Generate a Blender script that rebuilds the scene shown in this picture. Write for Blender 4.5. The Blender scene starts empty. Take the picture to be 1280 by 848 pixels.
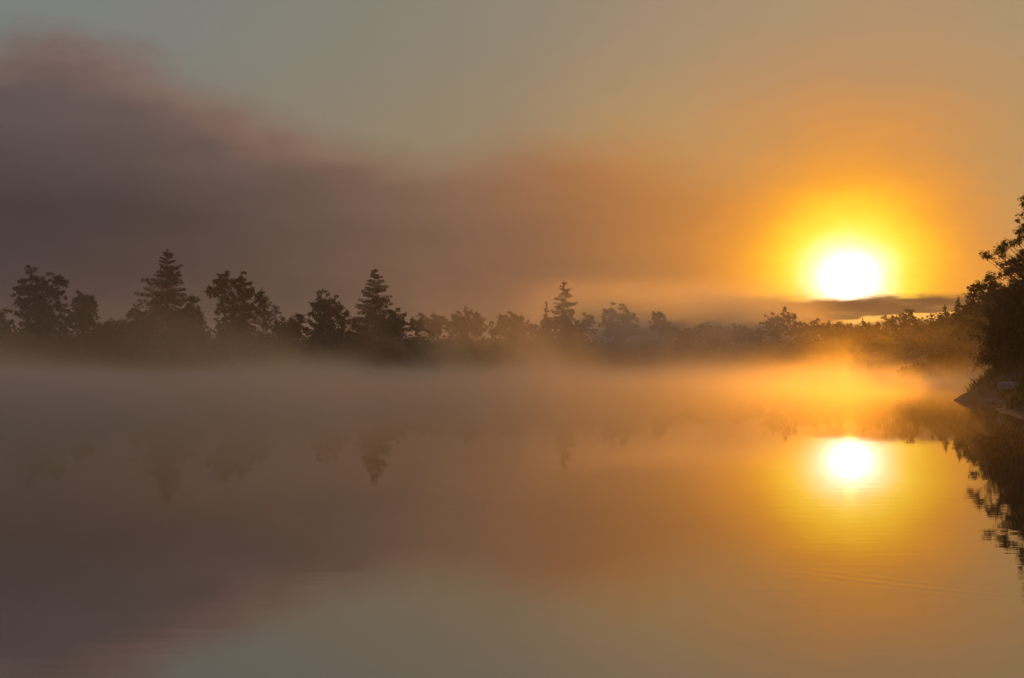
import bpy, math, random
import numpy as np
from mathutils import Vector

SC = bpy.context.scene
COL = SC.collection
R = math.radians

# ------------------------------------------------------------------ camera
FPX, HORIZON, CAM_H = 1758.0, 461.0, 1.6          # photo pixels, metres
cam_d = bpy.data.cameras.new('camera')
cam_d.sensor_width = 36.0
cam_d.lens = 36.0 * FPX / 1280.0
cam_d.clip_start, cam_d.clip_end = 0.1, 20000.0
cam = bpy.data.objects.new('camera', cam_d)
COL.objects.link(cam)
cam.location = (0, 0, CAM_H)
cam.rotation_euler = (R(90) + math.atan((HORIZON - 424.0) / FPX), 0, 0)
SC.camera = cam

# ------------------------------------------------------------------ sun and sky
SUN_AZ, SUN_EL = 13.5, 3.8                       # degrees right of +Y, above horizon
SUN_STRENGTH = 0.80
SKY_STRENGTH = 0.040
sdir = Vector((math.sin(R(SUN_AZ)) * math.cos(R(SUN_EL)),
               math.cos(R(SUN_AZ)) * math.cos(R(SUN_EL)), math.sin(R(SUN_EL))))
sun_d = bpy.data.lights.new('sun', 'SUN')
sun_d.energy = SUN_STRENGTH
sun_d.color = (1.0, 0.33, 0.012)
sun_d.angle = R(0.55)
sun = bpy.data.objects.new('sun', sun_d)
COL.objects.link(sun)
sun.rotation_euler = sdir.to_track_quat('Z', 'Y').to_euler()
sun.location = (60, 300, 80)

world = bpy.data.worlds.new('World')
SC.world = world
world.use_nodes = True
wt = world.node_tree
wt.nodes.clear()


class NB:
    """small node-graph builder: values are sockets or numbers"""
    def __init__(self, tree):
        self.t = tree

    def new(self, kind):
        return self.t.nodes.new(kind)

    def put(self, sock, v):
        if isinstance(v, bpy.types.NodeSocket):
            self.t.links.new(v, sock)
        elif isinstance(v, (tuple, list)) and sock.type == 'RGBA' and len(v) == 3:
            sock.default_value = (*v, 1.0)
        else:
            sock.default_value = v

    def m(self, op, a, b=0.0, c=0.0, clamp=False):
        n = self.new('ShaderNodeMath')
        n.operation = op
        n.use_clamp = clamp
        for s, v in zip(n.inputs, (a, b, c)):
            self.put(s, v)
        return n.outputs[0]

    def add(self, *a):
        r = a[0]
        for x in a[1:]:
            r = self.m('ADD', r, x)
        return r

    def mul(self, *a):
        r = a[0]
        for x in a[1:]:
            r = self.m('MULTIPLY', r, x)
        return r

    def smooth(self, x, lo, hi, a=0.0, b=1.0):
        n = self.new('ShaderNodeMapRange')
        n.interpolation_type = 'SMOOTHSTEP'
        for s, v in zip(n.inputs, (x, lo, hi, a, b)):
            self.put(s, v)
        return n.outputs[0]

    def curve(self, x, pts):
        """piecewise smooth y(x) through pts"""
        x0, x1 = pts[0][0], pts[-1][0]
        y0, y1 = min(p[1] for p in pts), max(p[1] for p in pts)
        d = (y1 - y0) or 1.0
        n = self.new('ShaderNodeFloatCurve')
        c = n.mapping.curves[0]
        q = [((p[0] - x0) / (x1 - x0), (p[1] - y0) / d) for p in pts]
        c.points[0].location = q[0]
        c.points[1].location = q[-1]
        for a in q[1:-1]:
            c.points.new(*a)
        n.mapping.update()
        t = self.m('DIVIDE', self.m('SUBTRACT', x, x0), x1 - x0, clamp=True)
        self.put(n.inputs['Value'], t)
        return self.m('MULTIPLY_ADD', n.outputs[0], d, y0)

    def rgbcurve(self, x, pts):
        """colour(x) through (x, (r, g, b)) points, values may exceed one"""
        chans = [self.curve(x, [(p[0], p[1][k]) for p in pts]) for k in range(3)]
        return self.rgb(*chans)

    def rgb(self, r, g, b):
        n = self.new('ShaderNodeCombineColor')
        for s, v in zip(n.inputs, (r, g, b)):
            self.put(s, v)
        return n.outputs[0]

    def xyz(self, x, y, z):
        n = self.new('ShaderNodeCombineXYZ')
        for s, v in zip(n.inputs, (x, y, z)):
            self.put(s, v)
        return n.outputs[0]

    def mix(self, f, a, b, blend='MIX'):
        n = self.new('ShaderNodeMix')
        n.data_type = 'RGBA'
        n.blend_type = blend
        n.clamp_result = False
        self.put(n.inputs[0], f)
        self.put(n.inputs[6], a)
        self.put(n.inputs[7], b)
        return n.outputs[2]

    def noise(self, vec, scale=1.0, detail=3.0, rough=0.5, dist=0.0):
        n = self.new('ShaderNodeTexNoise')
        self.put(n.inputs['Vector'], vec)
        n.inputs['Scale'].default_value = scale
        n.inputs['Detail'].default_value = detail
        n.inputs['Roughness'].default_value = rough
        n.inputs['Distortion'].default_value = dist
        return n.outputs['Fac']


W = NB(wt)
tc = W.new('ShaderNodeTexCoord')
sep = W.new('ShaderNodeSeparateXYZ')
wt.links.new(tc.outputs['Generated'], sep.inputs[0])
dx, dy, dz = sep.outputs
DEG = 57.29578
az = W.mul(W.m('ARCTAN2', dx, dy), DEG)
el = W.m('MAXIMUM', W.mul(W.m('ARCSINE', dz), DEG), 0.0)
dot = W.add(W.mul(dx, sdir.x), W.mul(dy, sdir.y), W.mul(dz, sdir.z))
rad = W.mul(W.m('ARCCOSINE', W.m('MINIMUM', dot, 0.999999)), DEG)   # degrees from the sun

sky = W.new('ShaderNodeTexSky')
sky.sky_type = 'NISHITA'
sky.sun_disc = False
sky.sun_elevation = R(SUN_EL)
sky.sun_rotation = R(SUN_AZ)
sky.altitude = 300
sky.air_density = 1.0
sky.dust_density = 1.0
sky.ozone_density = 1.5
clear = W.mix(1.0, sky.outputs[0], (SKY_STRENGTH * 1.0, SKY_STRENGTH * 1.3, SKY_STRENGTH * 1.3), 'MULTIPLY')
# thin high veil that greys and warms the clear part
veil_hi = W.rgbcurve(az, [(-180, (.12, .15, .18)), (-45, (.16, .18, .175)), (-20, (.205, .225, .205)), (-10, (.23, .226, .186)), (0, (.272, .24, .178)), (10, (.36, .285, .19)), (20, (.385, .30, .19)), (60, (.25, .24, .2)), (180, (.12, .15, .18))])
veil_lo = W.rgbcurve(az, [(-180, (.14, .14, .15)), (-45, (.17, .15, .13)), (-20, (.22, .19, .15)), (-6, (.275, .215, .14)), (0, (.32, .225, .125)), (10, (.455, .32, .132)), (20, (.455, .32, .135)), (60, (.3, .22, .15)), (180, (.14, .14, .15))])
veil = W.mix(W.smooth(el, 6.5, 14.5), veil_lo, veil_hi)
veil = W.mix(W.smooth(el, 16.0, 60.0), veil, (.16, .19, .24))
clear = W.mix(0.92, clear, veil)

# slow wisps used by all clouds
n_big = W.noise(W.xyz(W.mul(az, 0.16), W.mul(el, 0.34), 3.1), 1.0, 4.0, 0.55)
n_fine = W.noise(W.xyz(W.mul(az, 0.42), W.mul(el, 0.9), 7.7), 1.0, 5.0, 0.55)
n_band = W.noise(W.xyz(W.mul(az, 0.07), W.mul(el, 0.55), 12.3), 1.0, 3.0, 0.5)
wob = W.add(W.mul(W.m('SUBTRACT', n_big, 0.5), 2.0), W.mul(W.m('SUBTRACT', n_fine, 0.5), 1.1))

# the bank of fog lying over the far shore
edge = W.curve(az, [(-60, 9), (-40, 11), (-26, 12.2), (-21, 12.5), (-18, 12.7), (-15, 12.0), (-12, 10.7),
                    (-9, 9.6), (-6.5, 8.9), (-4, 8.6), (-1, 8.9), (3, 9.1), (7, 8.4), (10, 7.6), (14, 6.8), (22, 5.0), (40, 3.5)])
above = W.m('SUBTRACT', W.add(el, wob), edge)
soft = W.curve(az, [(-40, 1.2), (-16, 1.2), (-8, 1.4), (0, 1.8), (8, 2.0), (15, 3.0), (40, 3.0)])
fog_m = W.m('SUBTRACT', 1.0, W.smooth(above, W.mul(soft, -1.0), W.mul(soft, 0.8)))
fog_m = W.mul(fog_m, W.curve(az, [(-180, 0.5), (-60, 0.8), (-24, 1.0), (-4, 0.96), (3, 0.88), (9, 0.7), (16, 0.35), (24, 0.3), (60, .3), (180, .5)]))
fog_low = W.rgbcurve(az, [(-40, (.050, .040, .041)), (-22, (.044, .038, .041)), (-14, (.055, .043, .042)), (-8, (.074, .056, .048)), (-4, (.11, .068, .053)),
                          (0, (.125, .066, .050)), (4, (.22, .095, .042)), (9, (.42, .15, .03)), (13, (.6, .25, .04)), (20, (.6, .28, .07)), (40, (.3, .18, .08))])
fog_high = W.rgbcurve(az, [(-40, (.08, .066, .068)), (-22, (.118, .092, .089)), (-14, (.138, .099, .089)), (-8, (.155, .10, .082)), (-4, (.20, .122, .086)),
                           (0, (.285, .142, .078)), (4, (.41, .165, .058)), (9, (.62, .225, .045)), (13, (.8, .38, .06)), (20, (.66, .34, .09)), (40, (.35, .22, .10))])
hmix = W.smooth(W.add(el, W.mul(W.smooth(az, -8.0, -16.0), -1.6), W.mul(W.m('SUBTRACT', n_band, 0.5), 3.6)), 3.2, 9.5)
fog_c = W.mix(hmix, fog_low, fog_high)
rim = W.mul(W.smooth(above, -2.3, -0.3), W.curve(az, [(-60, 0.3), (-22, .45), (-17, 1), (-11, 1.0), (-6, 0.5), (-1, 0.2), (8, 0), (40, 0)]))
fog_c = W.mix(rim, fog_c, W.mix(1.0, fog_c, (1.5, 1.30, 1.18), 'MULTIPLY'))
fog_c = W.mix(1.0, fog_c, W.rgb(*[W.m('MULTIPLY_ADD', n_fine, 0.25, 0.875)] * 3), 'MULTIPLY')
col = W.mix(fog_m, clear, fog_c)

# aureole: the disc spread by the thin fog in front of it
da = W.m('SUBTRACT', az, SUN_AZ)
de = W.mul(W.m('SUBTRACT', el, 3.55), 0.95)
rho = W.m('SQRT', W.add(W.mul(da, da), W.mul(de, de)))
rho_c = W.m('SQRT', W.add(W.mul(da, da), W.mul(de, de, 1.55)))
core_t = W.smooth(rho, 3.2, 1.0)
rho = W.add(W.mul(rho, W.m('SUBTRACT', 1.0, core_t)), W.mul(rho_c, core_t))
rho = W.mul(rho, W.m('MULTIPLY_ADD', n_big, 0.44, 0.78), W.m('MULTIPLY_ADD', n_fine, 0.16, 0.92))
au_c = W.rgbcurve(rho, [(0, (6.0, 4.6, 3.4)), (0.6, (4.9, 3.6, 2.5)), (1.0, (3.3, 2.3, 1.45)), (1.4, (2.3, 1.55, .75)), (1.9, (1.75, 1.15, .30)), (2.5, (1.45, .86, .06)), (3.2, (1.23, .60, .03)), (4.0, (1.03, .415, .03)),
                        (5.2, (.86, .315, .036)), (7.0, (.70, .255, .046)), (10, (.62, .235, .05)), (14, (.5, .23, .07)), (22, (.35, .2, .09)), (40, (.2, .15, .1))])
au_a = W.curve(rho, [(0, 1), (2.5, 1), (3.6, .95), (5, .78), (6.5, .54), (9, .30), (13, .13), (18, .04), (26, 0), (180, 0)])
col = W.mix(au_a, col, au_c)

# the thin dark bar of cloud under the sun, with bright slits below it
bl = W.add(el, W.mul(W.m('SUBTRACT', n_fine, 0.5), 0.45), W.mul(W.m('SUBTRACT', W.noise(W.xyz(W.mul(az, 0.7), W.mul(el, 4.0), 1.7), 1.0, 4.0, 0.6), 0.5), 0.55))
bar_x = W.mul(W.smooth(az, 8.5, 12.0), W.smooth(az, 20.5, 17.0))
lowcl = W.mul(W.smooth(bl, 3.02, 2.66), W.mul(W.smooth(az, 3.5, 10.0), W.smooth(az, 26.0, 16.5, 0.15, 1.0)))
slit = W.mul(W.smooth(W.m('ABSOLUTE', W.m('SUBTRACT', bl, W.m('MULTIPLY_ADD', az, 0.07, 0.88))), 0.17, 0.02), W.smooth(az, 12.2, 13.8), W.smooth(az, 19.5, 17.0))
bar_c = W.mix(W.smooth(bl, 2.2, 1.3), (.105, .055, .024), (.24, .13, .05))
bar_n = W.noise(W.xyz(W.mul(az, 0.5), W.mul(el, 3.0), 21.0), 1.0, 4.0, 0.6)
bar_c = W.mix(W.mul(W.smooth(bar_n, 0.48, 0.72), 0.55), bar_c, (.42, .21, .06))
bar_c = W.mix(bar_x, (.50, .21, .055), bar_c)
bar_c = W.mix(slit, bar_c, (1.2, .62, .12))
col = W.mix(lowcl, col, bar_c)

bg = W.new('ShaderNodeBackground')
wt.links.new(col, bg.inputs['Color'])
bg.inputs['Strength'].default_value = 1.0
wo = W.new('ShaderNodeOutputWorld')
wt.links.new(bg.outputs[0], wo.inputs['Surface'])
world.cycles.sampling_method = 'MANUAL'
world.cycles.sample_map_resolution = 1024

# ------------------------------------------------------------------ exposure and render settings
SC.view_settings.view_transform = 'Standard'
SC.view_settings.look = 'None'
SC.view_settings.exposure = 0.0
SC.view_settings.gamma = 1.0
SC.view_settings.use_curve_mapping = False
SC.render.engine = 'CYCLES'
cy = SC.cycles
cy.use_denoising = True
cy.use_adaptive_sampling = True
cy.adaptive_threshold = 0.02
cy.max_bounces = 8
cy.diffuse_bounces = 2
cy.glossy_bounces = 3
cy.transmission_bounces = 4
cy.transparent_max_bounces = 8
cy.volume_bounces = 0
cy.volume_step_rate = 1.0
cy.volume_max_steps = 256
cy.sample_clamp_indirect = 8.0
cy.caustics_reflective = False
cy.caustics_refractive = False

rng = np.random.default_rng(7)
random.seed(7)


# ------------------------------------------------------------------ helpers
def px_x(px, D):
    return (px - 640.0) / FPX * D


def px_z(py, D):
    return CAM_H + (HORIZON - py) / FPX * D


def link(name, me, mat=None, parent=None, loc=None):
    o = bpy.data.objects.new(name, me)
    COL.objects.link(o)
    if mat is not None:
        me.materials.append(mat)
    if parent is not None:
        o.parent = parent
    if loc is not None:
        o.location = loc
    return o


def empty(name, loc):
    o = bpy.data.objects.new(name, None)
    COL.objects.link(o)
    o.empty_display_size = 0.5
    o.location = loc
    return o


def tag(o, label=None, cat=None, group=None, kind=None):
    for k, v in (('label', label), ('category', cat), ('group', group), ('kind', kind)):
        if v:
            o[k] = v
    return o


def mesh_from(name, verts, faces, smooth=False):
    """faces: (F, k) int array (k = 3 or 4) or list of such arrays"""
    me = bpy.data.meshes.new(name)
    verts = np.asarray(verts, dtype=np.float32)
    if not isinstance(faces, list):
        faces = [faces]
    faces = [np.asarray(f, dtype=np.int32) for f in faces if len(f)]
    me.vertices.add(len(verts))
    me.vertices.foreach_set('co', verts.ravel())
    nl = sum(f.size for f in faces)
    npoly = sum(len(f) for f in faces)
    me.loops.add(nl)
    me.polygons.add(npoly)
    me.loops.foreach_set('vertex_index', np.concatenate([f.ravel() for f in faces]))
    tot = np.concatenate([np.full(len(f), f.shape[1], dtype=np.int32) for f in faces])
    start = np.concatenate([[0], np.cumsum(tot)[:-1]]).astype(np.int32)
    me.polygons.foreach_set('loop_start', start)
    me.polygons.foreach_set('loop_total', tot)
    if smooth:
        me.polygons.foreach_set('use_smooth', np.ones(npoly, dtype=bool))
    me.update(calc_edges=True)
    return me


class Wood:
    """tubes along polylines, gathered into one mesh"""
    def __init__(self, sides=5):
        self.v, self.f, self.n, self.k = [], [], 0, sides

    def tube(self, pts, radii):
        pts = np.asarray(pts, dtype=float)
        k = self.k
        t = np.gradient(pts, axis=0)
        t /= (np.linalg.norm(t, axis=1, keepdims=True) + 1e-9)
        ref = np.where(np.abs(t[:, 2:3]) > 0.9, np.array([[1., 0, 0]]), np.array([[0, 0, 1.]]))
        a = np.cross(t, ref)
        a /= (np.linalg.norm(a, axis=1, keepdims=True) + 1e-9)
        b = np.cross(t, a)
        ang = np.linspace(0, 2 * np.pi, k, endpoint=False)
        ring = (a[:, None, :] * np.cos(ang)[None, :, None] + b[:, None, :] * np.sin(ang)[None, :, None])
        vs = pts[:, None, :] + ring * np.asarray(radii, dtype=float)[:, None, None]
        m = len(pts)
        i = np.arange(m - 1)[:, None] * k
        j = np.arange(k)[None, :]
        j2 = (j + 1) % k
        q = np.stack([i + j, i + j2, i + k + j2, i + k + j], axis=-1).reshape(-1, 4) + self.n
        self.v.append(vs.reshape(-1, 3))
        self.f.append(q)
        self.n += m * k

    def build(self, name, mat, parent):
        me = mesh_from(name, np.concatenate(self.v), np.concatenate(self.f), True)
        return link(name, me, mat, parent)


def leaf_quads(c, length, width, dirs=None, rg=rng):
    """diamond leaves at centres c (N,3)"""
    n = len(c)
    if dirs is None:
        dirs = rg.normal(size=(n, 3))
    d = dirs / (np.linalg.norm(dirs, axis=1, keepdims=True) + 1e-9)
    s = np.cross(d, rg.normal(size=(n, 3)))
    s /= (np.linalg.norm(s, axis=1, keepdims=True) + 1e-9)
    L = (np.asarray(length) * np.ones(n))[:, None] * 0.5
    Wd = (np.asarray(width) * np.ones(n))[:, None] * 0.5
    v = np.stack([c - d * L, c + s * Wd, c + d * L, c - s * Wd], axis=1).reshape(-1, 3)
    f = np.arange(4 * n).reshape(n, 4)
    return v, f


# ------------------------------------------------------------------ materials
def material(name):
    m = bpy.data.materials.new(name)
    m.use_nodes = True
    nt = m.node_tree
    nt.nodes.clear()
    b = NB(nt)
    out = b.new('ShaderNodeOutputMaterial')
    return m, nt, b, out


def leaf_material(name, c1, c2, trans=0.35, scale=0.5):
    m, nt, b, out = material(name)
    tcn = b.new('ShaderNodeTexCoord')
    f = b.noise(tcn.outputs['Object'], scale, 3.0, 0.6)
    f = b.smooth(f, 0.35, 0.65)
    colr = b.mix(f, c1, c2)
    d = b.new('ShaderNodeBsdfDiffuse')
    t = b.new('ShaderNodeBsdfTranslucent')
    nt.links.new(colr, d.inputs['Color'])
    tcol = b.mix(1.0, colr, (1.3, 1.15, 0.6), 'MULTIPLY')
    nt.links.new(tcol, t.inputs['Color'])
    mx = b.new('ShaderNodeMixShader')
    mx.inputs[0].default_value = trans
    nt.links.new(d.outputs[0], mx.inputs[1])
    nt.links.new(t.outputs[0], mx.inputs[2])
    nt.links.new(mx.outputs[0], out.inputs['Surface'])
    return m


def solid_material(name, c1, c2, scale=2.0, rough=0.9, bump=0.3, detail=6.0):
    m, nt, b, out = material(name)
    tcn = b.new('ShaderNodeTexCoord')
    f = b.noise(tcn.outputs['Object'], scale, detail, 0.6)
    p = b.new('ShaderNodeBsdfPrincipled')
    nt.links.new(b.mix(b.smooth(f, 0.3, 0.7), c1, c2), p.inputs['Base Color'])
    p.inputs['Roughness'].default_value = rough
    bp = b.new('ShaderNodeBump')
    bp.inputs['Strength'].default_value = bump
    bp.inputs['Distance'].default_value = 0.1
    nt.links.new(f, bp.inputs['Height'])
    nt.links.new(bp.outputs[0], p.inputs['Normal'])
    nt.links.new(p.outputs[0], out.inputs['Surface'])
    return m


M_LEAF = leaf_material('broadleaf_foliage', (.024, .032, .013), (.046, .050, .020), 0.12, 0.35)
M_LEAFN = leaf_material('near_tree_foliage', (.055, .050, .018), (.10, .078, .028), 0.42, 0.5)
M_WILLOW = leaf_material('willow_foliage', (.052, .048, .018), (.10, .080, .030), 0.36, 0.8)
M_NEEDLE = leaf_material('spruce_needles', (.022, .034, .016), (.042, .055, .024), 0.12, 0.4)
M_BARK = solid_material('bark', (.045, .034, .026), (.10, .078, .058), 3.0)
M_REED = leaf_material('dry_reeds', (.060, .048, .022), (.10, .078, .038), 0.2, 1.2)
M_GRASS = leaf_material('bank_grass', (.06, .062, .022), (.14, .11, .05), 0.4, 1.0)
M_GROUND = solid_material('ground_soil', (.050, .036, .020), (.095, .068, .038), 0.6, 0.95, 0.5)
M_STONE = solid_material('bank_stone', (.10, .092, .088), (.20, .185, .175), 3.0, 0.85, 0.4)
M_FARWOOD = leaf_material('far_wood', (.03, .042, .016), (.05, .058, .022), 0.15, 0.02)


def water_material():
    m, nt, b, out = material('lake_water')
    geo = b.new('ShaderNodeNewGeometry')
    s = b.new('ShaderNodeSeparateXYZ')
    nt.links.new(geo.outputs['Position'], s.inputs[0])
    x, y, z = s.outputs
    # gentle swell and fine ripples, lengthened across the view of the lake
    v1 = b.xyz(b.mul(x, 0.35), b.mul(y, 1.0), 0.0)
    r1 = b.noise(v1, 0.55, 2.0, 0.5, 0.3)
    v2 = b.xyz(b.mul(x, 0.28), b.mul(y, 1.0), 4.0)
    r2 = b.noise(v2, 3.2, 3.0, 0.55, 0.2)
    patch = b.smooth(b.noise(b.xyz(b.mul(x, 0.035), b.mul(y, 0.05), 2.0), 1.0, 3.0, 0.55), 0.38, 0.66)
    amp = b.mul(b.m('MULTIPLY_ADD', patch, 0.7, 0.3), b.smooth(y, 24.0, 12.0, 0.5, 2.2))
    # a breath of wind roughens the far water
    far = b.smooth(y, 70.0, 170.0)
    # two thin wakes spreading from the bank
    d1 = b.m('SQRT', b.add(b.m('POWER', b.m('ABSOLUTE', b.m('SUBTRACT', x, 6.9)), 2.0), b.m('POWER', b.m('ABSOLUTE', b.m('SUBTRACT', y, 15.0)), 2.0)))
    ring = b.mul(b.m('SINE', b.mul(d1, 26.0)), b.smooth(b.m('ABSOLUTE', b.m('SUBTRACT', d1, 6.05)), 0.5, 0.0), b.smooth(x, 1.9, 2.8), b.smooth(y, 12.5, 11.0))
    h = b.add(b.mul(r1, 0.0006), b.mul(r2, amp, 0.00105), b.mul(ring, 0.0003))
    bp = b.new('ShaderNodeBump')
    bp.inputs['Strength'].default_value = 1.0
    bp.inputs['Distance'].default_value = 1.0
    nt.links.new(h, bp.inputs['Height'])
    gl = b.new('ShaderNodeBsdfGlossy')
    gl.inputs['Color'].default_value = (.97, .96, .95, 1)
    b.put(gl.inputs['Roughness'], b.m('MULTIPLY_ADD', far, 0.006, 0.014))
    df = b.new('ShaderNodeBsdfDiffuse')
    df.inputs['Color'].default_value = (.030, .026, .020, 1)
    fr = b.new('ShaderNodeFresnel')
    fr.inputs['IOR'].default_value = 1.6
    for n in (gl, fr):
        nt.links.new(bp.outputs[0], n.inputs['Normal'])
    mx = b.new('ShaderNodeMixShader')
    nt.links.new(b.m('MULTIPLY_ADD', fr.outputs[0], 0.38, 0.41, clamp=True), mx.inputs[0])
    nt.links.new(df.outputs[0], mx.inputs[1])
    nt.links.new(gl.outputs[0], mx.inputs[2])
    nt.links.new(mx.outputs[0], out.inputs['Surface'])
    return m


# ------------------------------------------------------------------ ground, lake
SHORE = [(16.0, 43), (17.0, 48), (18.2, 53), (20.6, 59), (22.4, 64), (22.9, 68), (22.4, 71.5), (24.2, 75.5), (26.5, 78), (31, 88), (39, 112), (49, 142), (53, 156),
         (56.5, 185), (59.0, 214), (63.0, 222), (74, 236), (84, 275), (88, 330), (90, 390), (74, 425), (44, 425), (13, 385), (-8, 352), (-32, 322),
         (-74, 300), (-106, 290), (-150, 288), (-220, 270), (-270, 200), (-280, 60), (-240, -60), (-90, -40), (-14, -9), (0, -2.5), (12, -4), (34, 6), (34, 28), (22, 38)]
SH = np.array(SHORE, dtype=float)


def shore_dist(X, Y):
    """signed distance to the lake's edge, positive on land"""
    d = np.full(X.shape, 1e9)
    inside = np.zeros(X.shape, dtype=bool)
    n = len(SH)
    for i in range(n):
        ax, ay = SH[i]
        bx, by = SH[(i + 1) % n]
        ex, ey = bx - ax, by - ay
        t = np.clip(((X - ax) * ex + (Y - ay) * ey) / (ex * ex + ey * ey), 0, 1)
        d = np.minimum(d, np.hypot(X - ax - t * ex, Y - ay - t * ey))
        c = ((ay > Y) != (by > Y))
        with np.errstate(divide='ignore', invalid='ignore'):
            xi = ax + (Y - ay) / (by - ay + 1e-12) * ex
        inside ^= c & (X < xi)
    return np.where(inside, -d, d)


def sst(x, a, b):
    t = np.clip((x - a) / (b - a), 0, 1)
    return t * t * (3 - 2 * t)


def wave_noise(X, Y, s):
    return (np.sin(X * s + 1.3 * np.sin(Y * s * .7)) + np.sin(Y * s * 1.3 + 2.1 + 1.1 * np.sin(X * s * .8)) + np.sin((X + Y) * s * .6 + .5)) / 3.0


def ground_z(X, Y):
    X = np.asarray(X, dtype=float)
    Y = np.asarray(Y, dtype=float)
    d = shore_dist(X, Y) + 0.25 * wave_noise(X, Y, 1.7)
    land = 1.15 * sst(d, 0.25, 1.7) + 0.05 * np.minimum(np.maximum(d, 0), 30)
    spit = np.exp(-(((X - 22.7) / 1.5) ** 2 + ((Y - 71.4) / 2.2) ** 2))
    land = land * (1 - 0.85 * spit) + 0.06 * sst(d, 0, 0.6)
    bed = -np.minimum(np.maximum(-d, 0) * 0.16, 2.5)
    z = np.where(d > 0, land, bed)
    z = z + np.where(d > 0.5, 0.10 * wave_noise(X, Y, 0.9) + 0.25 * wave_noise(X, Y, 0.11), 0)
    # wooded rise on the far right shore and a low ridge behind the lake
    z = z + 11.0 * np.exp(-(((X - 130) / 42) ** 2 + ((Y - 330) / 110) ** 2)) * sst(d, 4, 40)
    z = z + 7.5 * np.exp(-np.abs((X - 84) / 46) ** 3 - ((Y - 560) / 60) ** 2) * sst(d, 4, 60)
    return z


def axis(*segs):
    out = []
    for a, b, s in segs:
        out.append(np.arange(a, b, s))
    out.append([segs[-1][1]])
    return np.concatenate(out)


gx = axis((-6000, -400, 400), (-400, -120, 20), (-120, 8, 5), (8, 36, .45), (36, 100, 2.5), (100, 400, 15), (400, 6000, 400))
gy = axis((-6000, -120, 400), (-120, -12, 9), (-12, 36, 2), (36, 96, .6), (96, 440, 4), (440, 900, 20), (900, 9000, 450))
GX, GY = np.meshgrid(gx, gy)
GZ = ground_z(GX, GY)
nx, ny = len(gx), len(gy)
idx = np.arange(nx * ny).reshape(ny, nx)
quads = np.stack([idx[:-1, :-1], idx[:-1, 1:], idx[1:, 1:], idx[1:, :-1]], axis=-1).reshape(-1, 4)
ground = link('ground', mesh_from('ground', np.stack([GX, GY, GZ], -1).reshape(-1, 3), quads, True), M_GROUND)
tag(ground, 'low grassy lake shore and wooded ridge', None, None, 'structure')

wv = np.array([(-300, -90, 0), (110, -90, 0), (110, 450, 0), (-300, 450, 0)], dtype=float)
water = link('water', mesh_from('water', wv, np.array([[0, 1, 2, 3]])), water_material())
tag(water, 'calm lake mirroring the sunrise', None, None, 'structure')


# ------------------------------------------------------------------ air
def box_object(name, lo, hi, mat):
    v = [(x, y, z) for z in (lo[2], hi[2]) for y in (lo[1], hi[1]) for x in (lo[0], hi[0])]
    f = np.array([[0, 2, 3, 1], [4, 5, 7, 6], [0, 1, 5, 4], [2, 6, 7, 3], [0, 4, 6, 2], [1, 3, 7, 5]])
    return link(name, mesh_from(name, v, f), mat)


HAZE_DENSITY = 0.00038
MIST_DENSITY = 0.036
hm, hnt, hb, hout = material('haze_air')
hv = hb.new('ShaderNodeVolumePrincipled')
hv.inputs['Color'].default_value = (.97, .95, .99, 1)
hv.inputs['Density'].default_value = HAZE_DENSITY
hv.inputs['Anisotropy'].default_value = 0.60
hnt.links.new(hv.outputs[0], hout.inputs['Volume'])
haze = box_object('haze', (-6100, -6100, -4), (6100, 9100, 33), hm)
tag(haze, 'thin morning haze over the whole lake', None, None, 'stuff')

# mist rising off the water: thicker in drifting banks, thinning with height
mm, mnt, mb, mout = material('lake_mist')
geo = mb.new('ShaderNodeNewGeometry')
s = mb.new('ShaderNodeSeparateXYZ')
mnt.links.new(geo.outputs['Position'], s.inputs[0])
mx_, my_, mz_ = s.outputs
bank = mb.smooth(mb.noise(mb.xyz(mb.mul(mx_, 0.045), mb.mul(my_, 0.014), 0.0), 1.0, 3.0, 0.55), 0.33, 0.68)
plume = mb.noise(mb.xyz(mb.add(mb.mul(mx_, 0.15), mb.mul(mz_, 0.08)), mb.mul(my_, 0.013), mb.mul(mz_, 0.11)), 1.0, 4.0, 0.62)
zz_ = mb.m('MAXIMUM', mz_, 0.0)
shore_ = mb.smooth(my_, 150.0, 275.0)
low_ = mb.m('EXPONENT', mb.mul(mb.m('POWER', mb.m('DIVIDE', zz_, mb.mul(mb.m('MULTIPLY_ADD', bank, 1.0, 0.45), mb.m('MULTIPLY_ADD', shore_, 0.45, 1.0))), 1.4), -1.0))
low_ = mb.mul(low_, mb.m('MULTIPLY_ADD', shore_, -0.25, 1.0))
bay_ = mb.mul(mb.smooth(mx_, 34.0, 50.0), mb.smooth(my_, 88.0, 120.0), mb.smooth(my_, 250.0, 190.0))
high_ = mb.mul(mb.m('EXPONENT', mb.mul(zz_, -0.30)), mb.smooth(plume, 0.49, 0.70), mb.smooth(mz_, 9.6, 3.0), mb.m('MULTIPLY_ADD', bay_, 0.85, mb.mul(mb.smooth(mx_, 10.0, 60.0, 0.36, 0.26), mb.smooth(mx_, -115.0, -55.0, 0.45, 1.0))))
near_bank = mb.mul(mb.smooth(mb.m('MULTIPLY_ADD', my_, -0.27, mx_), -1.5, 1.2), mb.smooth(my_, 125.0, 88.0), 0.86)
near_sun = mb.mul(mb.smooth(mb.m('MULTIPLY_ADD', my_, -0.16, mx_), -6.0, 0.0), mb.smooth(my_, 110.0, 60.0), 0.55)
near_left = mb.m('MULTIPLY_ADD', mb.mul(mb.smooth(mx_, 6.0, -2.0), mb.smooth(my_, 120.0, 60.0)), 2.1, 1.0)
dens = mb.mul(mb.add(low_, high_), near_left, mb.smooth(my_, 3.0, 55.0), mb.m('SUBTRACT', 1.0, near_bank), mb.m('SUBTRACT', 1.0, near_sun), MIST_DENSITY)
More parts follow.
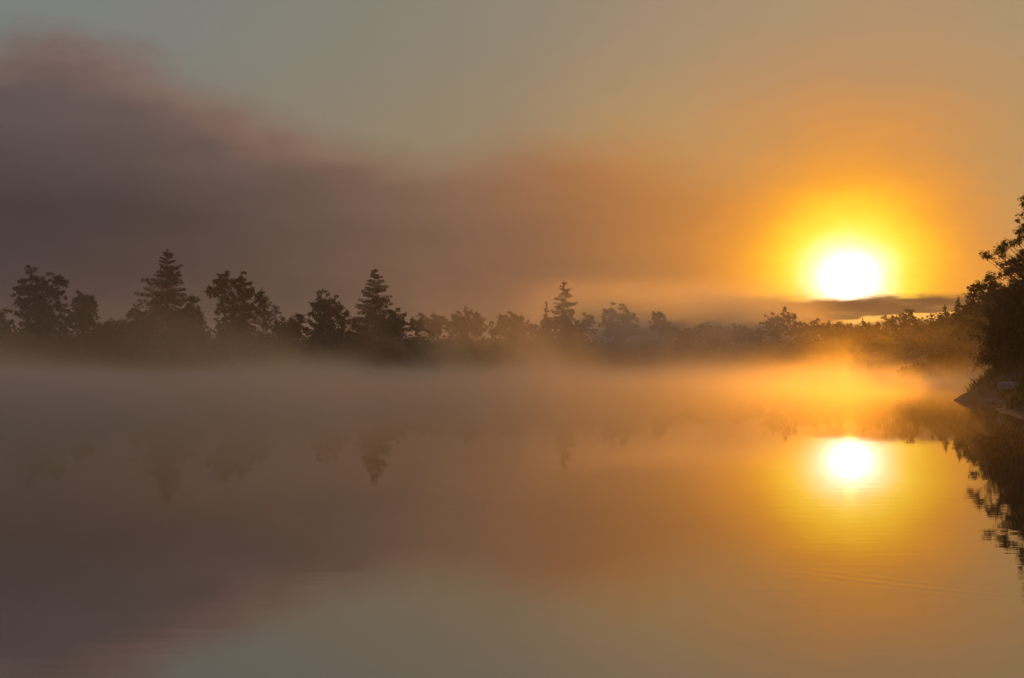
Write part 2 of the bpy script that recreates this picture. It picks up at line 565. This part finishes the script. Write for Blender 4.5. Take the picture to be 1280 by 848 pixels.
add_ = mb.new('ShaderNodeAddShader')
for i_, (g_, share) in enumerate(((0.92, 0.40), (0.45, 0.60))):
    mv = mb.new('ShaderNodeVolumeScatter')
    mv.inputs['Color'].default_value = (.99, .94, .45, 1) if g_ > .6 else (.985, .92, .84, 1)
    mv.inputs['Anisotropy'].default_value = g_
    mnt.links.new(mb.mul(dens, share), mv.inputs['Density'])
    mnt.links.new(mv.outputs[0], add_.inputs[i_])
mnt.links.new(add_.outputs[0], mout.inputs['Volume'])
mm.cycles.volume_step_rate = 0.36
mist = box_object('mist', (-260, 3, -3.2), (105, 440, 10), mm)
tag(mist, 'bands of mist rising from the lake along the far shore', None, None, 'stuff')


# fog hanging between the far shore and the ridge
fm_, fnt, fb, fout = material('hill_fog')
fm_.cycles.volume_step_rate = 0.5
geo = fb.new('ShaderNodeNewGeometry')
s = fb.new('ShaderNodeSeparateXYZ')
fnt.links.new(geo.outputs['Position'], s.inputs[0])
fx_, fy_, fz_ = s.outputs
fn = fb.noise(fb.xyz(fb.mul(fx_, 0.03), fb.mul(fy_, 0.03), fb.mul(fz_, 0.07)), 1.0, 3.0, 0.55)
fd = fb.mul(fb.smooth(fx_, -5.0, 30.0), fb.smooth(fx_, 112.0, 84.0), fb.smooth(fy_, 442.0, 462.0), fb.smooth(fy_, 512.0, 490.0),
            fb.smooth(fz_, 34.0, 14.0), fb.m('MULTIPLY_ADD', fn, 1.4, 0.3), 0.05)
fs_ = fb.new('ShaderNodeVolumeScatter')
fs_.inputs['Color'].default_value = (.97, .93, .90, 1)
fs_.inputs['Anisotropy'].default_value = 0.74
fnt.links.new(fd, fs_.inputs['Density'])
fnt.links.new(fs_.outputs[0], fout.inputs['Volume'])
tag(box_object('fog', (-6, 441, -3.3), (113, 513, 32.5), fm_), 'orange fog veiling the wooded ridge', None, None, 'stuff')


# a thin veil drifting before the middle of the far trees
vm_, vnt, vb, vout = material('drifting_fog')
vm_.cycles.volume_step_rate = 0.5
geo = vb.new('ShaderNodeNewGeometry')
s = vb.new('ShaderNodeSeparateXYZ')
vnt.links.new(geo.outputs['Position'], s.inputs[0])
vx_, vy_, vz_ = s.outputs
vn = vb.noise(vb.xyz(vb.mul(vx_, 0.06), vb.mul(vy_, 0.03), vb.mul(vz_, 0.09)), 1.0, 3.0, 0.55)
vd = vb.mul(vb.smooth(vx_, -8.0, 26.0), vb.smooth(vx_, 72.0, 45.0), vb.smooth(vy_, 292.0, 306.0), vb.smooth(vy_, 343.0, 330.0),
            vb.smooth(vz_, 26.0, 9.0), vb.smooth(vn, 0.25, 0.75), 0.040)
vs_ = vb.new('ShaderNodeVolumeScatter')
vs_.inputs['Color'].default_value = (.98, .94, .90, 1)
vs_.inputs['Anisotropy'].default_value = 0.6
vnt.links.new(vd, vs_.inputs['Density'])
vnt.links.new(vs_.outputs[0], vout.inputs['Volume'])
tag(box_object('fog', (-10, 290, -3.1), (74, 345, 26.5), vm_), 'thin orange fog drifting before the middle of the far trees', None, None, 'stuff')


# ------------------------------------------------------------------ tree builders
def branch_path(a, b, sag, n=5, jitter=0.0, rg=rng):
    t = np.linspace(0, 1, n)[:, None]
    p = a * (1 - t) + b * t
    p[:, 2] += sag * np.sin(np.pi * t[:, 0]) * np.linalg.norm(b - a)
    if jitter:
        p[1:-1] += rg.normal(size=(n - 2, 3)) * jitter
    return p


def broadleaf(name, cat, label, D, base_px, lobes, leaf=0.44, clumps=90, per=64, spread=0.72, mat=None, group=None, depth=0.9,
              trunk=0.30, seed=1, trunk_px=None, aspect=0.55, multi=1, hang=0.0):
    """lobes: crown masses as (px x, px y, half width px, half height px) on the photo, at distance D"""
    rg = np.random.default_rng(seed)
    x0, y0 = px_x(base_px, D), D
    z0 = float(ground_z(np.array([x0]), np.array([y0]))[0])
    root = empty(name, (x0, y0, z0))
    tag(root, label, cat, group)
    k = D / FPX
    L = [((px_x(a, D) - x0), px_z(b, D) - z0, c * k, d * k) for a, b, c, d in lobes]
    vol = np.array([l[2] * l[2] * l[3] for l in L]) ** 0.75
    vol = vol / vol.sum()
    C = []
    for l, w in zip(L, vol):
        n = max(5, int(round(clumps * 1.9 * w)))
        u = rg.normal(size=(n, 3))
        u /= np.linalg.norm(u, axis=1, keepdims=True)
        r = rg.random(n) ** 0.42
        r = np.where(rg.random(n) < 0.14, r * 1.13, r)
        C.append(np.stack([l[0] + u[:, 0] * r * l[2], rg.normal(0, .3) + u[:, 1] * r * l[2] * depth, l[1] + u[:, 2] * r * l[3]], 1))
    C = np.concatenate(C)
    C = C[C[:, 2] > 0.15]
    # trunk(s) and limbs
    wd = Wood(5)
    H = C[:, 2].max()
    cx = np.average(C[:, 0])
    axes = []
    for q in range(multi):
        off = (q - (multi - 1) / 2) * 0.35
        tipx = cx * 0.8 + (off * 4 if multi > 1 else 0)
        tp = np.array([[off, 0, -0.4], [off + tipx * .05, .05 * off, H * .15], [off + tipx * .3, 0.1, H * .42], [tipx * .7 + off * 2, 0, H * .68], [tipx + off * 3, 0.1, H * .9]])
        tp[1:, :2] += rg.normal(size=(4, 2)) * H * 0.012
        axes.append(tp)
        wd.tube(tp, np.array([1.25, 1.0, .72, .42, .12]) * trunk / (multi ** .5))
    for c in C:
        tp = axes[rg.integers(multi)]
        hz = max(0.08 * H, min(c[2] - 0.45 * np.hypot(c[0], c[1]) - 0.05 * H, H * .85))
        bx = np.array([np.interp(hz, tp[:, 2], tp[:, i]) for i in range(3)])
        p = branch_path(bx, c, -0.08, 5, 0.12 * spread, rg)
        r0 = trunk * 0.22 * (1 - hz / H) + trunk * .06
        wd.tube(p, np.linspace(r0, trunk * .025, 5))
    wd.k = 5
    wd.build('trunk', M_BARK, root)
    # leaves gathered on short twigs round each clump
    twn = 7
    tw = np.repeat(C, twn, axis=0)
    td = rg.normal(size=tw.shape) * np.array([1, 1, .75])
    td[:, 2] += 0.15 - hang
    td /= np.linalg.norm(td, axis=1, keepdims=True)
    tl = spread * (0.55 + 0.75 * rg.random(len(tw)))
    pl = max(3, per // twn)
    base = np.repeat(tw, pl, axis=0)
    dirs = np.repeat(td, pl, axis=0)
    tt = rg.random(len(base)) ** 0.7 * np.repeat(tl, pl)
    c = base + dirs * tt[:, None] + rg.normal(size=base.shape) * spread * 0.16
    ld = dirs * 0.7 + rg.normal(size=base.shape)
    ld[:, 2] -= hang
    sz = leaf * (0.6 + 0.7 * rg.random(len(c)))
    keep = c[:, 2] > -0.1
    v, f = leaf_quads(c[keep], sz[keep], sz[keep] * aspect, ld[keep], rg)
    link('crown', mesh_from('crown', v, f), mat or M_LEAF, root)
    return root


def spruce(name, label, D, apex, half_px, base_frac=0.06, seed=1, tiers=22, group=None, droop=0.35, density=1.0, ragged=0.20, cat='tree', needle=0.5, jitter=.45):
    rg = np.random.default_rng(seed)
    x0 = px_x(apex[0], D)
    z0 = float(ground_z(np.array([x0]), np.array([D]))[0])
    H = px_z(apex[1], D) - z0
    Rm = half_px * D / FPX
    root = empty(name, (x0, D, z0))
    tag(root, label, cat, group)
    wd = Wood(6)
    lean = rg.normal(size=2) * 0.006 * H
    tp = np.array([[0, 0, -.4], [lean[0] * .3, lean[1] * .3, H * .3], [lean[0] * .7, lean[1] * .7, H * .65], [lean[0], lean[1], H]])
    wd.tube(tp, np.array([.030, .022, .012, .0015]) * H * .5)
    cs, ds, ss = [], [], []
    for i in range(tiers):
        f0 = base_frac + (1 - base_frac) * (i / tiers)
        nb = int(round(13 - 6 * f0))
        a0 = rg.random() * 6.28
        for b in range(nb):
            f = min(max(f0 + rg.normal() * jitter / tiers, base_frac), .975)
            z = H * f
            L0 = Rm * (1 - f) ** 0.86 + 0.010 * H
            a = a0 + 6.283 * b / nb + rg.normal() * .25
            L = max(L0 * (1 + rg.normal() * ragged - .05), 0.3)
            out = np.array([math.cos(a), math.sin(a), 0])
            side = np.array([-out[1], out[0], 0])
            t = np.linspace(0, 1, 6)[:, None]
            dr = droop * (1.15 - .9 * f) * rg.uniform(.7, 1.3)
            dz_ = -dr * L * (t - 0.42 * t ** 3) + L * 0.7 * t * max(0, f - .6)
            org = np.array([np.interp(z, tp[:, 2], tp[:, k_]) for k_ in range(3)])
            p = org + out * L * t
            p[:, 2] += dz_[:, 0]
            wd.tube(p, np.linspace(.035 * (1 - f) + .012, .006, 6) * H / 25 * 1.3)
            n = int((20 + 44 * L / (Rm + .01)) * density)
            tt = rg.random(n) ** 0.7
            c = np.stack([np.interp(tt, t[:, 0], p[:, k_]) for k_ in range(3)], 1)
            wdt = (0.05 + 0.26 * L) * (1 - tt * .7) * rg.uniform(-1, 1, n)
            c = c + side * wdt[:, None]
            c[:, 2] -= rg.random(n) * (.18 + .20 * L) * (1 - .55 * tt) + np.abs(wdt) * .25
            d = out * .7 + side * (np.sign(wdt) * .7)[:, None] + np.array([0, 0, -.8]) + rg.normal(size=(n, 3)) * .3
            cs.append(c)
            ds.append(d)
            ss.append(needle * (0.6 + .7 * rg.random(n)) * (0.5 + .5 * (1 - f)))
    # short leader shoots round the tip
    n = 60
    zt = rg.uniform(.90, 1.0, n)
    c = np.stack([lean[0] * zt, lean[1] * zt, H * zt], 1)
    d = rg.normal(size=(n, 3)) + np.array([0, 0, .5])
    cs.append(c + d * .10)
    ds.append(d)
    ss.append(np.full(n, needle * .55))
    wd.build('trunk', M_BARK, root)
    c, d, s_ = np.concatenate(cs), np.concatenate(ds), np.concatenate(ss)
    v, f = leaf_quads(c, s_, s_ * .34, d, rg)
    link('crown', mesh_from('crown', v, f), M_NEEDLE, root)
    return root


FAR = 'trees along the misty far shore'
LOW = 'shrubs along the misty far shore'

# ------------------------------------------------------------------ far shore, from the left edge of the photograph
broadleaf('tall_shrub', 'shrub', 'dark bushy clump cut by the picture edge beside the wide two-headed broadleaf tree', 296, -6,
          [(-10, 405, 24, 28), (6, 412, 14, 26), (-22, 398, 20, 30)], clumps=60, seed=11, group=LOW)
broadleaf('broadleaf_tree', 'tree', 'widest dark broadleaf tree on the far shore, its crown split into two rounded heads', 298, 55,
          [(38, 358, 20, 24), (70, 362, 16, 22), (52, 385, 33, 30), (30, 378, 12, 14), (55, 410, 32, 20)], clumps=190, seed=12, group=FAR, trunk=.4)
broadleaf('broadleaf_tree', 'tree', 'smaller rounded broadleaf tree touching the wide two-headed one', 294, 104,
          [(104, 384, 16, 21), (96, 400, 16, 16), (108, 408, 14, 18)], clumps=80, seed=13, group=FAR, trunk=.25)
broadleaf('low_shrub', 'shrub', 'lowest shrub in the gap between the rounded broadleaf and the great spruce', 292, 142,
          [(132, 416, 14, 13), (150, 414, 12, 14)], clumps=46, seed=14, group=LOW, trunk=.14)
broadleaf('low_shrub', 'shrub', 'small rounded bush in front of the left skirt of the great spruce', 290, 172,
          [(168, 400, 9, 15), (182, 408, 12, 18)], clumps=46, seed=15, group=LOW, trunk=.14)
spruce('spruce_tree', 'tallest spruce on the far shore, pointed, with layered drooping boughs', 296, (209, 311), 74, seed=16, tiers=24, group=FAR,
       droop=.30, density=2.9, ragged=.22, needle=.85)
broadleaf('tall_shrub', 'shrub', 'bushy shrub hugging the right side of the great spruce', 291, 242,
          [(240, 388, 12, 17), (230, 402, 18, 20), (250, 408, 10, 18)], clumps=70, seed=17, group=LOW, trunk=.18)
broadleaf('broadleaf_tree', 'tree', 'tall broadleaf with a slit of sky between its two leafy stems', 300, 290,
          [(279, 352, 12, 15), (268, 362, 13, 10), (300, 350, 10, 13), (308, 366, 13, 14), (284, 385, 13, 22), (305, 390, 15, 22), (322, 378, 12, 14), (292, 412, 26, 18)],
          clumps=170, seed=18, group=FAR, trunk=.34, multi=2, spread=.65)
broadleaf('broadleaf_tree', 'tree', 'airy thin-leaved tree sloping down beside the broadleaf with the sky slit', 303, 330,
          [(330, 386, 16, 16), (340, 398, 14, 16), (326, 404, 20, 16)], clumps=60, per=24, seed=19, group=FAR, trunk=.18, leaf=.36)
broadleaf('low_shrub', 'shrub', 'low hazy shrub between the airy tree and the dome-shaped tree', 302, 364,
          [(358, 412, 16, 13), (372, 408, 10, 16)], clumps=50, seed=20, group=LOW, trunk=.14)
broadleaf('broadleaf_tree', 'tree', 'dome-shaped dense broadleaf standing alone between two gaps', 306, 410,
          [(408, 382, 18, 20), (402, 396, 19, 20), (422, 398, 15, 20), (410, 414, 26, 16)], clumps=120, seed=21, group=FAR, trunk=.3)
spruce('spruce_tree', 'broad shaggy spruce beside the dome-shaped broadleaf, softer than the great spruce', 322, (470, 335), 60, seed=22, tiers=26,
       group=FAR, droop=.36, density=2.6, ragged=.16, needle=.8)
broadleaf('low_shrub', 'shrub', 'rounded shrub at the right foot of the broad shaggy spruce', 322, 500,
          [(496, 402, 14, 15), (448, 410, 12, 14), (488, 412, 20, 16)], clumps=60, seed=23, group=LOW, trunk=.16)
broadleaf('low_shrub', 'shrub', 'pair of low domes of shrub in the gap past the broad shaggy spruce', 332, 536,
          [(524, 406, 14, 13), (546, 408, 17, 14)], clumps=70, seed=24, group=LOW, trunk=.16)
broadleaf('broadleaf_tree', 'tree', 'squat round-topped tree at the middle of the tree line', 340, 584,
          [(582, 402, 18, 15), (596, 408, 14, 14), (574, 414, 14, 14)], clumps=90, seed=25, group=FAR, trunk=.24)
broadleaf('broadleaf_tree', 'tree', 'flat-domed tree just past the squat round-topped one', 348, 640,
          [(638, 406, 20, 15), (652, 412, 13, 14), (622, 414, 12, 12)], clumps=90, seed=26, group=FAR, trunk=.24)
broadleaf('low_shrub', 'shrub', 'lowest hazy shrub leading up to the faint slender spruce', 362, 676,
          [(672, 415, 12, 11), (688, 411, 12, 14)], clumps=50, seed=27, group=LOW, trunk=.15)
spruce('spruce_tree', 'faint slender spruce half lost in orange mist', 376, (706, 351), 43, seed=28, tiers=22, group=FAR, droop=.34, density=2.0, needle=.8)
spruce('spruce_tree', 'tiny pale spruce tip just beside the faint slender spruce', 384, (683, 376), 16, seed=29, tiers=16, group=FAR, needle=.6)
broadleaf('tall_shrub', 'shrub', 'rounded bush at the right foot of the faint slender spruce', 372, 734,
          [(732, 408, 13, 15), (716, 414, 16, 14)], clumps=60, seed=30, group=LOW, trunk=.18)
broadleaf('broadleaf_tree', 'tree', 'hazy round-headed tree standing past the faint slender spruce', 388, 774,
          [(772, 396, 19, 17), (786, 404, 12, 14), (762, 408, 14, 14), (776, 414, 24, 12)], clumps=110, seed=31, group=FAR, trunk=.28)
broadleaf('broadleaf_tree', 'tree', 'very faint narrow tree dissolving in the mist past the hazy round-headed one', 420, 822,
          [(822, 402, 11, 15), (830, 412, 10, 12)], clumps=50, seed=32, group=FAR, trunk=.2)
shr = [
    (846, 428, [(842, 420, 17, 11), (860, 422, 14, 10)], 'first low shrub of the dark band after the faint narrow tree'),
    (886, 432, [(884, 416, 18, 13), (900, 420, 14, 11)], 'second low shrub of the dark band, slightly domed'),
    (928, 436, [(924, 417, 17, 12), (940, 420, 13, 11)], 'shrub of the dark band under the edge of the sun halo'),
    (972, 438, [(966, 410, 16, 16), (984, 404, 14, 18)], 'taller glowing bush below the left rim of the sun'),
    (1008, 432, [(1004, 416, 18, 13), (1022, 412, 13, 14)], 'dark bush almost straight below the left half of the sun'),
    (1044, 400, [(1040, 416, 16, 12), (1056, 418, 13, 11)], 'low dark bush straight below the sun'),
]
for i, (bx, D, lob, lab) in enumerate(shr):
    broadleaf('low_shrub', 'shrub', lab, D, bx, lob, clumps=70, seed=40 + i, group=LOW, trunk=.2, leaf=.5)

# ------------------------------------------------------------------ right shore, receding
MID = 'trees on the shore beneath the sun'
broadleaf('broadleaf_tree', 'tree', 'low rounded tree under the sunlit slit of cloud', 300, 1086,
          [(1082, 416, 12, 13), (1096, 420, 12, 14), (1074, 424, 10, 10)], clumps=80, seed=50, group=MID, trunk=.2)
broadleaf('broadleaf_tree', 'tree', 'open-crowned ragged tree rising above its neighbours in front of the cloud bar', 285, 1132,
          [(1136, 398, 13, 12), (1118, 406, 12, 10), (1108, 404, 7, 8), (1128, 418, 20, 14), (1149, 410, 8, 10)], clumps=110, per=30, seed=51, group=MID, trunk=.28, spread=.55, leaf=.36)
spruce('spruce_tree', 'small lone spruce spire beside the open-crowned ragged tree', 268, (1165, 392), 13, seed=52, tiers=16, group=MID, needle=.5)
broadleaf('broadleaf_tree', 'tree', 'dark mass of leaves between the small spire and the rising wood', 255, 1160,
          [(1158, 424, 18, 16), (1178, 416, 15, 20)], clumps=110, seed=53, group=MID, trunk=.24)
spruce('spruce_tree', 'shorter of the two spruces climbing the slope behind the willow', 232, (1182, 381), 24, seed=54, tiers=18, group=MID, needle=.5)
spruce('spruce_tree', 'taller of the two spruces climbing the slope behind the willow', 222, (1197, 372), 26, seed=55, tiers=20, group=MID, needle=.5)
broadleaf('broadleaf_tree', 'tree', 'hazy leafy tree filling the slope just behind the willow', 175, 1222,
          [(1214, 402, 22, 26), (1234, 385, 24, 34), (1205, 425, 22, 22), (1250, 405, 30, 40), (1228, 432, 30, 20)], clumps=230, seed=56, group=MID, trunk=.3, leaf=.36)
broadleaf('low_shrub', 'shrub', 'low brush along the misty spit in front of the slope', 178, 1190,
          [(1184, 448, 24, 9), (1208, 446, 22, 11)], clumps=90, seed=57, group=MID, trunk=.1, leaf=.28, spread=.45)
broadleaf('low_shrub', 'shrub', 'smallest brush at the tip of the misty spit', 208, 1138,
          [(1132, 464, 12, 4), (1152, 461, 14, 6)], clumps=50, seed=58, group=MID, trunk=.08, leaf=.25, spread=.35)

# ------------------------------------------------------------------ near bank at the right edge
broadleaf('leafy_tree', 'tree', 'big ragged leafy tree at the right edge, sunlit gaps through its crown', 86, 1312,
          [(1300, 262, 28, 24), (1284, 288, 16, 18), (1264, 304, 11, 11), (1250, 312, 9, 9), (1238, 321, 12, 5), (1282, 326, 26, 18), (1256, 338, 18, 8), (1242, 350, 14, 8),
           (1214, 368, 7, 4), (1226, 358, 8, 4), (1300, 360, 36, 32), (1264, 366, 16, 12), (1316, 236, 22, 24), (1340, 310, 46, 56)],
          clumps=270, per=150, seed=60, leaf=.092, spread=.34, mat=M_LEAFN, trunk=.26, depth=.8, hang=.15)


def willow(label, D, base_px, lobes, seed, stems=90, leaf=.13):
    rg = np.random.default_rng(seed)
    x0, y0 = px_x(base_px, D), D
    z0 = float(ground_z(np.array([x0]), np.array([y0]))[0])
    root = empty('willow_shrub', (x0, y0, z0))
    tag(root, label, 'shrub')
    k = D / FPX
    L = [((px_x(a, D) - x0), px_z(b, D) - z0, c * k, d * k) for a, b, c, d in lobes]
    vol = np.array([l[2] * l[3] for l in L])
    vol /= vol.sum()
    wd = Wood(4)
    cs, ds = [], []
    for i in range(stems):
        l = L[rg.choice(len(L), p=vol)]
        u = rg.normal(size=3)
        u /= np.linalg.norm(u)
        u *= rg.random() ** .3
        tip = np.array([l[0] + u[0] * l[2], u[1] * l[2] * .9, max(.2, l[1] + u[2] * l[3])])
        org = np.array([rg.normal() * .35, rg.normal() * .35, -.15])
        t = np.linspace(0, 1, 7)[:, None]
        mid = org * .45 + tip * .55 + np.array([0, 0, .14 * np.linalg.norm(tip - org)])
        p = org * (1 - t) ** 2 + 2 * mid * t * (1 - t) + tip * t ** 2
        wd.tube(p, np.linspace(.035, .006, 7))
        for b in range(8):
            tb = rg.uniform(.35, 1)
            q = np.array([np.interp(tb, t[:, 0], p[:, j]) for j in range(3)])
            dr = (tip - org) / np.linalg.norm(tip - org) + rg.normal(size=3) * .55
            dr /= np.linalg.norm(dr)
            ln = rg.uniform(.35, .9)
            e = q + dr * ln
            e[2] -= .12 * ln
            wd.tube(np.stack([q, (q + e) / 2 + [0, 0, .03], e]), [.009, .006, .003])
            n = 34
            tt = rg.random(n)[:, None]
            cs.append(q * (1 - tt) + e * tt + rg.normal(size=(n, 3)) * .09)
            ds.append(dr[None, :] + rg.normal(size=(n, 3)) * .7)
    wd.build('stems', M_BARK, root)
    c, d = np.concatenate(cs), np.concatenate(ds)
    s_ = leaf * (0.6 + .8 * rg.random(len(c)))
    keep = c[:, 2] > 0
    v, f = leaf_quads(c[keep], s_[keep], s_[keep] * .36, d[keep], rg)
    link('crown', mesh_from('crown', v, f), M_WILLOW, root)
    return root


willow('dense willow bush with fanning stems leaning out over the near bank', 71, 1262,
       [(1240, 414, 22, 28), (1264, 392, 34, 40), (1290, 400, 44, 60), (1232, 446, 12, 11), (1280, 440, 40, 24)], 61, stems=125)


def rock(name, label, loc, size, seed):
    rg = np.random.default_rng(seed)
    import bmesh
    bm = bmesh.new()
    bmesh.ops.create_icosphere(bm, subdivisions=4, radius=1.0)
    ph = rg.uniform(0, 6.28, 6)
    for v in bm.verts:
        p = v.co
        k = 1 + .16 * math.sin(3.1 * p.x + ph[0]) * math.cos(2.7 * p.y + ph[1]) + .10 * math.sin(6.3 * p.y + ph[2] + 4 * p.z) + .05 * math.sin(13 * p.x + ph[3]) * math.sin(11 * p.z + ph[4])
        q = p * k
        q.z = max(min(q.z, .55 + .1 * math.sin(3 * q.x + ph[5])), -.6)
        v.co = Vector((q.x * size[0], q.y * size[1], q.z * size[2]))
    me = bpy.data.meshes.new(name)
    bm.to_mesh(me)
    bm.free()
    me.polygons.foreach_set('use_smooth', np.ones(len(me.polygons), dtype=bool))
    o = link(name, me, M_STONE, None, loc)
    o.rotation_euler = (rg.normal() * .06, rg.normal() * .06, rg.uniform(0, 3))
    tag(o, label, 'rock')
    return o


for px, D, sz, nm, lab, sd in ((1270, 66, (.95, .75, .26), 'flat_rock', 'pale flat rock lying on top of the near bank under the willow bush', 71),
                               (1243, 66, (.34, .26, .18), 'small_stone', 'small grey stone at the corner of the near bank', 72)):
    xx = px_x(px, D)
    rock(nm, lab, (xx, D, float(ground_z(np.array([xx]), np.array([D]))[0]) + sz[2] * .25), sz, sd)


# ------------------------------------------------------------------ ground cover and the far ridge wood
def blades(name, label, pts, h, w, mat, lean=.25, seed=3, per=1):
    rg = np.random.default_rng(seed)
    p = np.repeat(pts, per, axis=0)
    n = len(p)
    hh = h * (0.45 + .8 * rg.random(n))
    a = rg.random(n) * 6.283
    sd = np.stack([np.cos(a), np.sin(a), 0 * a], 1) * (w * .5)
    tip = p + np.stack([rg.normal(size=n) * lean * hh, rg.normal(size=n) * lean * hh, hh], 1)
    mid = p * .5 + tip * .5
    mid[:, 2] += .12 * hh
    v = np.stack([p - sd, p + sd, mid + sd * .7, tip, mid - sd * .7], 1).reshape(-1, 3)
    f = np.arange(5 * n).reshape(n, 5)
    o = link(name, mesh_from(name, v, f), mat)
    tag(o, label, None, None, 'stuff')
    return o


rg = np.random.default_rng(5)
q = np.stack([rg.uniform(16, 48, 60000), rg.uniform(43, 92, 60000)], 1)
d = shore_dist(q[:, 0], q[:, 1])
q = q[(d > .35) & (d < 9) & (np.hypot(q[:, 0] - 22.4, q[:, 1] - 71.5) > 1.5)][:26000]
blades('bank_grass', 'rough dry grass covering the near bank', np.column_stack([q, ground_z(q[:, 0], q[:, 1]) - .02]), .46, .035, M_GRASS, .5, 6)

q = np.stack([rg.uniform(46, 100, 30000), rg.uniform(130, 300, 30000)], 1)
d = shore_dist(q[:, 0], q[:, 1])
q = q[(d > -0.6) & (d < 3.5)][:9000]
blades('reeds', 'reeds fringing the misty spit and bay', np.column_stack([q, np.maximum(ground_z(q[:, 0], q[:, 1]), -.3)]), 1.3, .09, M_REED, .12, 8)

q = np.stack([rg.uniform(-230, 95, 90000), rg.uniform(270, 445, 90000)], 1)
d = shore_dist(q[:, 0], q[:, 1])
q = q[(d > -0.8) & (d < 5)][:9000]
blades('shore_reeds', 'reed belt along the foot of the far trees', np.column_stack([q, np.maximum(ground_z(q[:, 0], q[:, 1]), -.3)]), 2.2, .22, M_REED, .12, 9)

# undergrowth closing the gaps behind the far shore, a wood that reads as one mass
q = np.stack([rg.uniform(-230, 120, 9000), rg.uniform(296, 500, 9000)], 1)
d = shore_dist(q[:, 0], q[:, 1])
q = q[(d > 6) & (d < 30)][:1500]
base = np.column_stack([q, ground_z(q[:, 0], q[:, 1])])
n = 170
hgt = rg.uniform(5.0, 9.0, len(q))
c = np.repeat(base, n, 0)
u = rg.normal(size=c.shape)
u /= np.linalg.norm(u, axis=1, keepdims=True)
rr = rg.random(len(c)) ** .4
hh = np.repeat(hgt, n)
c = c + u * rr[:, None] * np.stack([hh * .62, hh * .62, hh * .5], 1)
c[:, 2] += hh * .5
v, f = leaf_quads(c, rg.uniform(.5, 1.1, len(c)), rg.uniform(.3, .6, len(c)), None, rg)
tag(link('undergrowth', mesh_from('undergrowth', v, f), M_LEAF), 'dark undergrowth filling the gaps behind the far trees', None, None, 'stuff')

# the wood on the ridge: spires and domes by the hundred
q = np.stack([rg.uniform(0, 150, 1500), rg.uniform(500, 600, 1500)], 1)
z = ground_z(q[:, 0], q[:, 1])
vs, fs, nn = [], [], 0
allc, alld, alls = [], [], []
for (x, y), zz in zip(q, z):
    H = rg.uniform(7, 13)
    con = rg.random() < .6
    n = 60
    t = rg.random(n)
    r = (H * .17 * (1 - t) if con else H * .24 * np.sqrt(np.maximum(0, 1 - (2 * t - 1) ** 2)))
    a = rg.random(n) * 6.283
    allc.append(np.stack([x + np.cos(a) * r, y + np.sin(a) * r, zz + H * (.1 + .9 * t)], 1))
    alls.append(rg.uniform(.9, 1.6, n) * (1.0 - .5 * t if con else 1))
c, s_ = np.concatenate(allc), np.concatenate(alls)
dd = rg.normal(size=c.shape) + np.array([0, 0, -.5])
v, f = leaf_quads(c, s_ * 1.4, s_ * .7, dd, rg)
tag(link('ridge_wood', mesh_from('ridge_wood', v, f), M_FARWOOD), 'wooded ridge fading into orange haze behind the lake', None, None, 'stuff')
